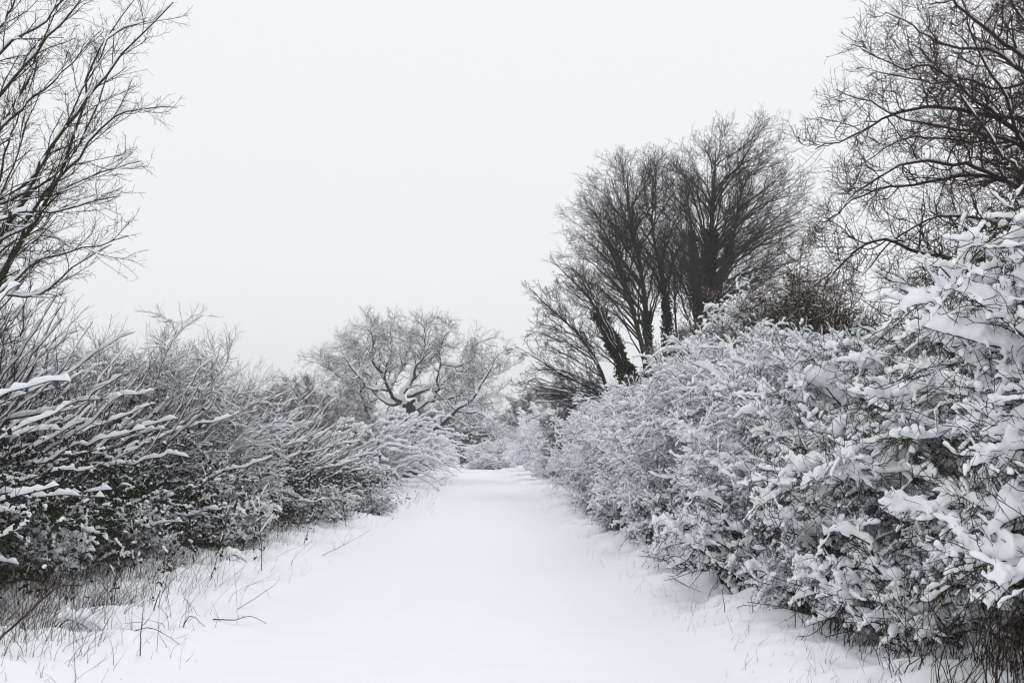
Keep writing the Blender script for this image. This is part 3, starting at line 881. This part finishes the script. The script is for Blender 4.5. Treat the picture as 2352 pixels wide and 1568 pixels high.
t = thing('evergreen_bush', 'dark evergreen bush capped with snow at the end of the lane', 'bush', put(-0.9, 126))
rng = np.random.default_rng(38)
n = 170
d = norm(rng.normal(size=(n, 3)) + np.array([0, 0, 0.35]))
cl = np.array([0, 0, 2.6]) + d * np.array([2.4, 2.2, 2.9]) * rng.uniform(0.5, 1.0, (n, 1))
cl = cl[cl[:, 2] > 0.1]
st = hermite(np.zeros((len(cl), 3)), np.tile(Z * 2.5, (len(cl), 1)), cl, norm(cl - np.array([0, 0, 1.5])) * 1.5, 8)
m = MB(); tubes(m, st, taper(len(cl), 8, 0.06, 0.02), 4); m.build('branches', M_BARK, t)
m, s = MB(), MB()
for c in cl:
    q = c + rng.normal(size=(150, 3)) * np.array([0.30, 0.30, 0.2])
    leaves(m, q, 0.10, rng)
    k = 26
    q = c + rng.normal(size=(k, 3)) * np.array([0.26, 0.26, 0.06]) + np.array([0, 0, 0.2])
    qq = q[:, None] + np.array([[-.14, 0, 0], [-.07, 0, 0.03], [0, 0, 0.04], [.07, 0, 0.03], [.14, 0, 0]])[None]
    tubes(s, qq, np.repeat(np.array([[0.01, 0.07, 0.1, 0.07, 0.01]]), k, 0), 6)
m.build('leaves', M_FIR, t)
s.build('snow', M_SNOW, t)

# ------------------------------------------------------------------ verge growth
def blades(name, n, fx, fy, hgt, mat, label, rad, lean, seed, snow=0.0, cat='grass'):
    rng = np.random.default_rng(seed)
    x, y = fx(rng, n), fy(rng, n)
    h = hgt[0] + (hgt[1] - hgt[0]) * rng.random(n) ** 2
    b = np.stack([x, y, ground_h(x, y) - 0.03], 1)
    a = rng.normal(0, lean, (n, 2))
    d = norm(np.stack([a[:, 0] + 0.25, a[:, 1], np.ones(n)], 1))
    tip = b + d * h[:, None]
    P = hermite(b, Z * h[:, None], tip, norm(d + rng.normal(0, 0.5, d.shape)) * h[:, None], 5)
    m = MB()
    tubes(m, P, taper(n, 5, rad * rng.uniform(0.6, 1.3, n), rad * 0.35), 3)
    return tag(m.build(name, mat), label, cat, kind='stuff')


def lx(rng, n):
    return -4.5 + 0.75 * rng.normal(size=n)


blades('dry_grass', 4000, lambda r, n: -4.5 + 0.6 * r.normal(size=n), lambda r, n: 7.5 + 14 * r.random(n) ** 1.2, (0.12, 0.8), M_DARKDRY,
       'thin dry grass stalks in the snow along the left hedge', 0.0023, 0.5, 51)
blades('corner_grass', 650, lambda r, n: -3.75 + 0.5 * r.normal(size=n), lambda r, n: 6.8 + 4.2 * r.random(n), (0.1, 0.6), M_DARKDRY,
       'bent grass stalks in the snow in the near left corner', 0.0022, 0.55, 58)
blades('snowed_grass', 700, lambda r, n: PL - 0.1 - 2.2 * r.random(n) ** 0.8, lambda r, n: 6.8 + 40 * r.random(n) ** 1.6, (0.05, 0.3), M_DRY,
       'sparse grass tips poking from the snow on the left verge', 0.0018, 0.4, 52)
blades('verge_grass', 1500, lambda r, n: PR - 0.1 + 1.6 * r.random(n) ** 0.6, lambda r, n: 6.2 + 30 * r.random(n) ** 1.6, (0.04, 0.2), M_DRY,
       'sparse grass tips in the snow along the right verge', 0.0018, 0.4, 53)
blades('dead_undergrowth', 2600, lambda r, n: 3.2 + 2.4 * r.random(n) ** 0.6, lambda r, n: 5.0 + 15 * r.random(n) ** 1.5, (0.15, 1.1), M_DARKDRY,
       'dead brown stalks standing under the right hedge', 0.0036, 0.3, 54, cat='undergrowth')
blades('near_undergrowth', 2200, lambda r, n: 2.65 + 2.6 * r.random(n) ** 0.8, lambda r, n: 4.6 + 5.0 * r.random(n), (0.1, 1.0), M_DARKDRY,
       'dense dark stalks under the nearest shrub on the right', 0.0042, 0.42, 57, cat='undergrowth')
blades('hedge_undergrowth', 3600, lambda r, n: -5.6 - 1.5 * r.random(n), lambda r, n: 7.5 + 22 * r.random(n) ** 1.4, (0.2, 0.9), M_DARKDRY,
       'dark dead stalks standing under the left hedge', 0.004, 0.22, 55, cat='undergrowth')
blades('far_verge_grass', 800, lambda r, n: PL - 0.45 + 0.45 * r.normal(size=n), lambda r, n: 26 + 50 * r.random(n), (0.05, 0.5), M_DRY,
       'thin grass fringe along the far left edge of the lane', 0.0022, 0.4, 56)


def weed(seed, h):
    rng = np.random.default_rng(seed)
    t = thing('weed_stem', '', 'weed')
    P = wobble(hermite([[0, 0, -0.05]], [Z * h], [[rng.normal(0, .12), rng.normal(0, .12), h]], [Z * h], 9), 0.03, rng)
    m = MB(); R = taper(1, 9, 0.006, 0.0025); tubes(m, P, R, 5)
    P2, R2 = spawn(P, R, 5, 0.3, 1.0, (20, 45), h * 0.3, 5, rng, rs=0.7, rtip=0.0015, up=0.3)
    tubes(m, P2, R2, 3)
    m.build('stem', M_DARKDRY, t)
    m = MB()
    k = 26
    q = np.concatenate([P[0, rng.integers(2, 9, k)] + rng.normal(0, 0.022, (k, 3)), P2[:, -1] + rng.normal(0, 0.01, (len(P2), 3))])
    leaves(m, q, 0.026, rng)
    m.build('withered_leaves', M_DARKDRY, t)
    for i in range(len(P2)):
        s = MB(); snow_on(s, P2[i:i + 1], R2[i:i + 1], 0.03, rng, 1.0, 10, 6, 0.6, hlow=0.1)
        if s.n:
            s.build('snow_cap', M_SNOW, t)
    return t


GW = 'withered weed stems on the left verge'
rng = np.random.default_rng(61)
protos = []
spots = [(-3.0, 9.4), (-3.65, 10.2), (-4.0, 11.6), (-3.35, 12.6), (-2.85, 13.2), (-3.9, 13.9), (-3.3, 14.7), (-3.75, 15.9), (-2.9, 16.4), (-3.5, 17.4),
         (-3.1, 18.6), (-3.8, 18.9), (-3.3, 20.2), (-2.8, 20.9), (-3.55, 21.8), (-2.95, 23.0), (-3.3, 24.1), (-2.7, 25.2), (-3.1, 26.3), (-2.75, 28),
         (-4.6, 10.4), (-4.7, 12.2), (-4.5, 14.9), (-4.3, 16.8), (-4.2, 19.6)]
for k, (x, y) in enumerate(spots):
    lab = 'thin withered weed stem standing in the snow before the left hedge'
    if k < 5:
        w = weed(70 + k, [0.5, 0.65, 0.8, 0.95, 1.15][k])
        w['label'], w['group'] = lab, GW
        w.location, w.rotation_euler = put(x, y), (0, 0, rng.random() * 6)
        protos.append(w)
    else:
        dup(protos[k % 5], lab, put(x, y), rng.random() * 6, rng.uniform(0.8, 1.15), GW)


BR = dome_shrub('bramble', 'low snowy bramble at the foot of the right hedge', 19, 0.75, 0.75, 0.75, 34, 9, 6, 1, 0.065, M_BARK, True, None, 0.9, loc=put(2.95, 13.2), group='low brambles along the right hedge', low=-0.2, lenf=0.45, shoots=1, cat='bramble')
rng = np.random.default_rng(62)
for x, y in [(3.35, 7.6), (3.2, 9.4), (3.0, 11.2), (2.85, 16.1), (2.8, 20.3), (2.8, 24.4)]:
    dup(BR, 'low snowy bramble at the foot of the right hedge', put(x, y), rng.random() * 6, rng.uniform(0.8, 1.2), 'low brambles along the right hedge')
for x, y in [(-5.3, 9.4), (-5.0, 11.4), (-4.75, 13.6), (-4.1, 16.2), (-3.3, 21.1), (-2.8, 26.0)]:
    dup(BR, 'low snowy bramble at the foot of the left hedge', put(x, y), rng.random() * 6, rng.uniform(0.7, 1.1), 'low brambles along the left hedge')


def twig(label, pts, r, seed, side=3):
    """a fallen or bent twig lying in the snow; pts in photo coordinates with height above the snow"""
    rng = np.random.default_rng(seed)
    pp = []
    for px, py, hh in pts:
        d = at(px, py, 1.0) - np.array([0, 0, CAMZ])
        Y = (CAMZ - 0.12) / -d[2]
        for _ in range(8):
            g = gz(d[0] * Y, Y) + hh
            Y = (CAMZ - g) / -d[2]
        pp.append(at(px, py, Y))
    b = pp[0].copy()
    P = poly([q - b for q in pp], 16, rng, 0.012)
    R = taper(1, 16, r, r * 0.4)
    m = MB(); tubes(m, P, R, 5)
    if side:
        P2, R2 = spawn(P, R, side, 0.3, 0.95, (20, 50), 0.3, 5, rng, rs=0.6, rtip=0.0012, wig=0.1)
        tubes(m, P2, R2, 3)
    o = m.build('fallen_twig', M_DARKDRY)
    o.location = b
    return tag(o, label, 'twig')


twig('curved twig lying on the snow at the left edge of the path', [(490, 1421, .01), (540, 1425, .04), (585, 1420, .04), (610, 1432, .0)], 0.006, 81, 2)
twig('twig bent into a sharp peak on the left verge', [(420, 1440, .0), (440, 1412, .10), (474, 1438, .0)], 0.005, 82, 0)
twig('short upright twig end sticking from the snow near the curved twig', [(322, 1505, .0), (324, 1440, .35), (328, 1380, .6)], 0.005, 83, 2)
twig('long thin twig slanting out of the snow beside the path', [(545, 1398, 0.), (600, 1362, .12), (640, 1325, .2)], 0.003, 84, 1)
twig('forked twig arching low over the left verge snow', [(285, 1470, .0), (320, 1445, .06), (380, 1452, .05), (420, 1480, .0)], 0.005, 85, 4)
twig('long bare twig rising to the left picture edge', [(-30, 1500, .1), (40, 1425, .3), (110, 1360, .5), (180, 1345, .55)], 0.010, 86, 6)
twig('snapped twig lying by the foot of the right hedge', [(1540, 1325, .05), (1570, 1340, .08), (1610, 1358, .0)], 0.006, 87, 2)
twig('bowed stalk stuck in the snow below the right hedge', [(1665, 1405, .0), (1660, 1360, .25), (1690, 1305, .45)], 0.004, 88, 1)
twig('dark twig arching over the snow at the foot of the left hedge', [(740, 1275, 0.), (790, 1250, .12), (850, 1215, .25)], 0.004, 89, 4)


def snow_tuft(label, px, py, L, seed, th=0.09, n=4, ang=0.0):
    """a few stalks bent over into an arch under a soft load of snow"""
    rng = np.random.default_rng(seed)
    d = at(px, py, 1.0) - np.array([0, 0, CAMZ])
    Y = (CAMZ - 0.12) / -d[2]
    b = at(px, py, Y)
    b[2] = gz(b[0], b[1])
    t = thing('snowed_tuft', label, 'snow tuft', b)
    base = rng.normal(0, 0.06, (n, 3)) * np.array([1, 1, 0])
    a = ang + rng.normal(0, 0.35, n)
    l = L * rng.uniform(0.5, 1.1, n)
    tip = base + np.stack([np.cos(a) * l, np.sin(a) * l, rng.uniform(-0.06, 0.05, n)], 1)
    P = wobble(hermite(base, np.tile(Z * 0.55 * L / 0.4, (n, 1)), tip, np.tile([0.25, 0, -0.3], (n, 1)), 12), 0.02, rng)
    R = taper(n, 12, 0.005, 0.003)
    m = MB(); tubes(m, P, R, 4); m.build('stalks', M_DARKDRY, t)
    s = MB(); snow_on(s, P, R, th, rng, 1.0, 24, 8, 0.75, hlow=0.35)
    finish_snow(s, t, 0.01, 8)
    return t


snow_tuft('arched lump of snow on bent stalks near the left picture edge', 130, 1440, 0.42, 91, 0.065, 3)
snow_tuft('flat lump of snow on bent grass under the left hedge', 535, 1300, 0.35, 92, 0.06, 3, 0.3)

# ------------------------------------------------------------------ air, light, render settings
m = bpy.data.materials.new('haze_air')
m.use_nodes = True
nt = m.node_tree
nt.nodes.clear()
out = nt.nodes.new('ShaderNodeOutputMaterial')
pv = nt.nodes.new('ShaderNodeVolumePrincipled')
pv.inputs['Color'].default_value = (0.985, 0.99, 1.0, 1)
pv.inputs['Density'].default_value = 0.0015
nt.links.new(pv.outputs[0], out.inputs['Volume'])
mb = MB()
x0, x1, y0, y1, z0, z1 = -380., 380., -60., 400., -2., 26.
v = np.array([[x, y, z] for z in (z0, z1) for y in (y0, y1) for x in (x0, x1)])
mb.add(v, np.array([[0, 2, 3, 1], [4, 5, 7, 6], [0, 1, 5, 4], [2, 6, 7, 3], [0, 4, 6, 2], [1, 3, 7, 5]]))
HAZE = mb.build('haze', m)
tag(HAZE, kind='stuff')

w = bpy.data.worlds.new('World')
scene.world = w
w.use_nodes = True
nt = w.node_tree
bg = nt.nodes['Background']
SUN_EL, SUN_ROT = math.radians(48), math.radians(200)
sky = nt.nodes.new('ShaderNodeTexSky')
sky.sky_type = 'NISHITA'
sky.sun_disc = False
sky.sun_elevation, sky.sun_rotation = SUN_EL, SUN_ROT
hs = nt.nodes.new('ShaderNodeHueSaturation')
hs.inputs['Saturation'].default_value = 0.12
nt.links.new(sky.outputs[0], hs.inputs['Color'])
# overcast deck: brighter overhead than at the horizon
tc = nt.nodes.new('ShaderNodeTexCoord')
sx = nt.nodes.new('ShaderNodeSeparateXYZ')
nt.links.new(tc.outputs['Generated'], sx.inputs[0])
cr = nt.nodes.new('ShaderNodeValToRGB')
cr.color_ramp.elements[0].position, cr.color_ramp.elements[1].position = 0.0, 1.0
cr.color_ramp.elements[0].color = (0.664, 0.675, 0.698, 1)
cr.color_ramp.elements[1].color = (0.77, 0.785, 0.815, 1)
e = cr.color_ramp.elements.new(0.5)
e.color = (0.68, 0.692, 0.718, 1)
nt.links.new(sx.outputs['Z'], cr.inputs[0])
vm = nt.nodes.new('ShaderNodeVectorMath')
vm.operation = 'SCALE'
vm.inputs['Scale'].default_value = 14.4
nt.links.new(cr.outputs[0], vm.inputs[0])
mx = nt.nodes.new('ShaderNodeMix')
mx.data_type = 'RGBA'
mx.inputs['Factor'].default_value = 0.93
nt.links.new(hs.outputs[0], mx.inputs['A'])
nt.links.new(vm.outputs[0], mx.inputs['B'])
nt.links.new(mx.outputs['Result'], bg.inputs['Color'])
bg.inputs['Strength'].default_value = 0.1

sd = bpy.data.lights.new('sun', 'SUN')
sd.energy, sd.angle, sd.color = 0.5, math.radians(50), (1.0, 0.98, 0.95)
so = bpy.data.objects.new('sun', sd)
COL.objects.link(so)
so.rotation_euler = (math.radians(90) - SUN_EL, 0, math.pi - SUN_ROT + math.pi)

vs = scene.view_settings
vs.view_transform, vs.look, vs.exposure, vs.gamma = 'Standard', 'None', 0.0, 1.0
cy = scene.cycles
cy.max_bounces, cy.diffuse_bounces, cy.glossy_bounces, cy.transmission_bounces = 9, 8, 1, 0
cy.volume_bounces, cy.transparent_max_bounces = 0, 4
cy.use_denoising = True
cy.denoising_prefilter = 'ACCURATE'
cy.use_adaptive_sampling = False
cy.filter_width = 1.2
print('script', round(time.time() - T0, 1), 's; polys', sum(len(me.polygons) for me in bpy.data.meshes))
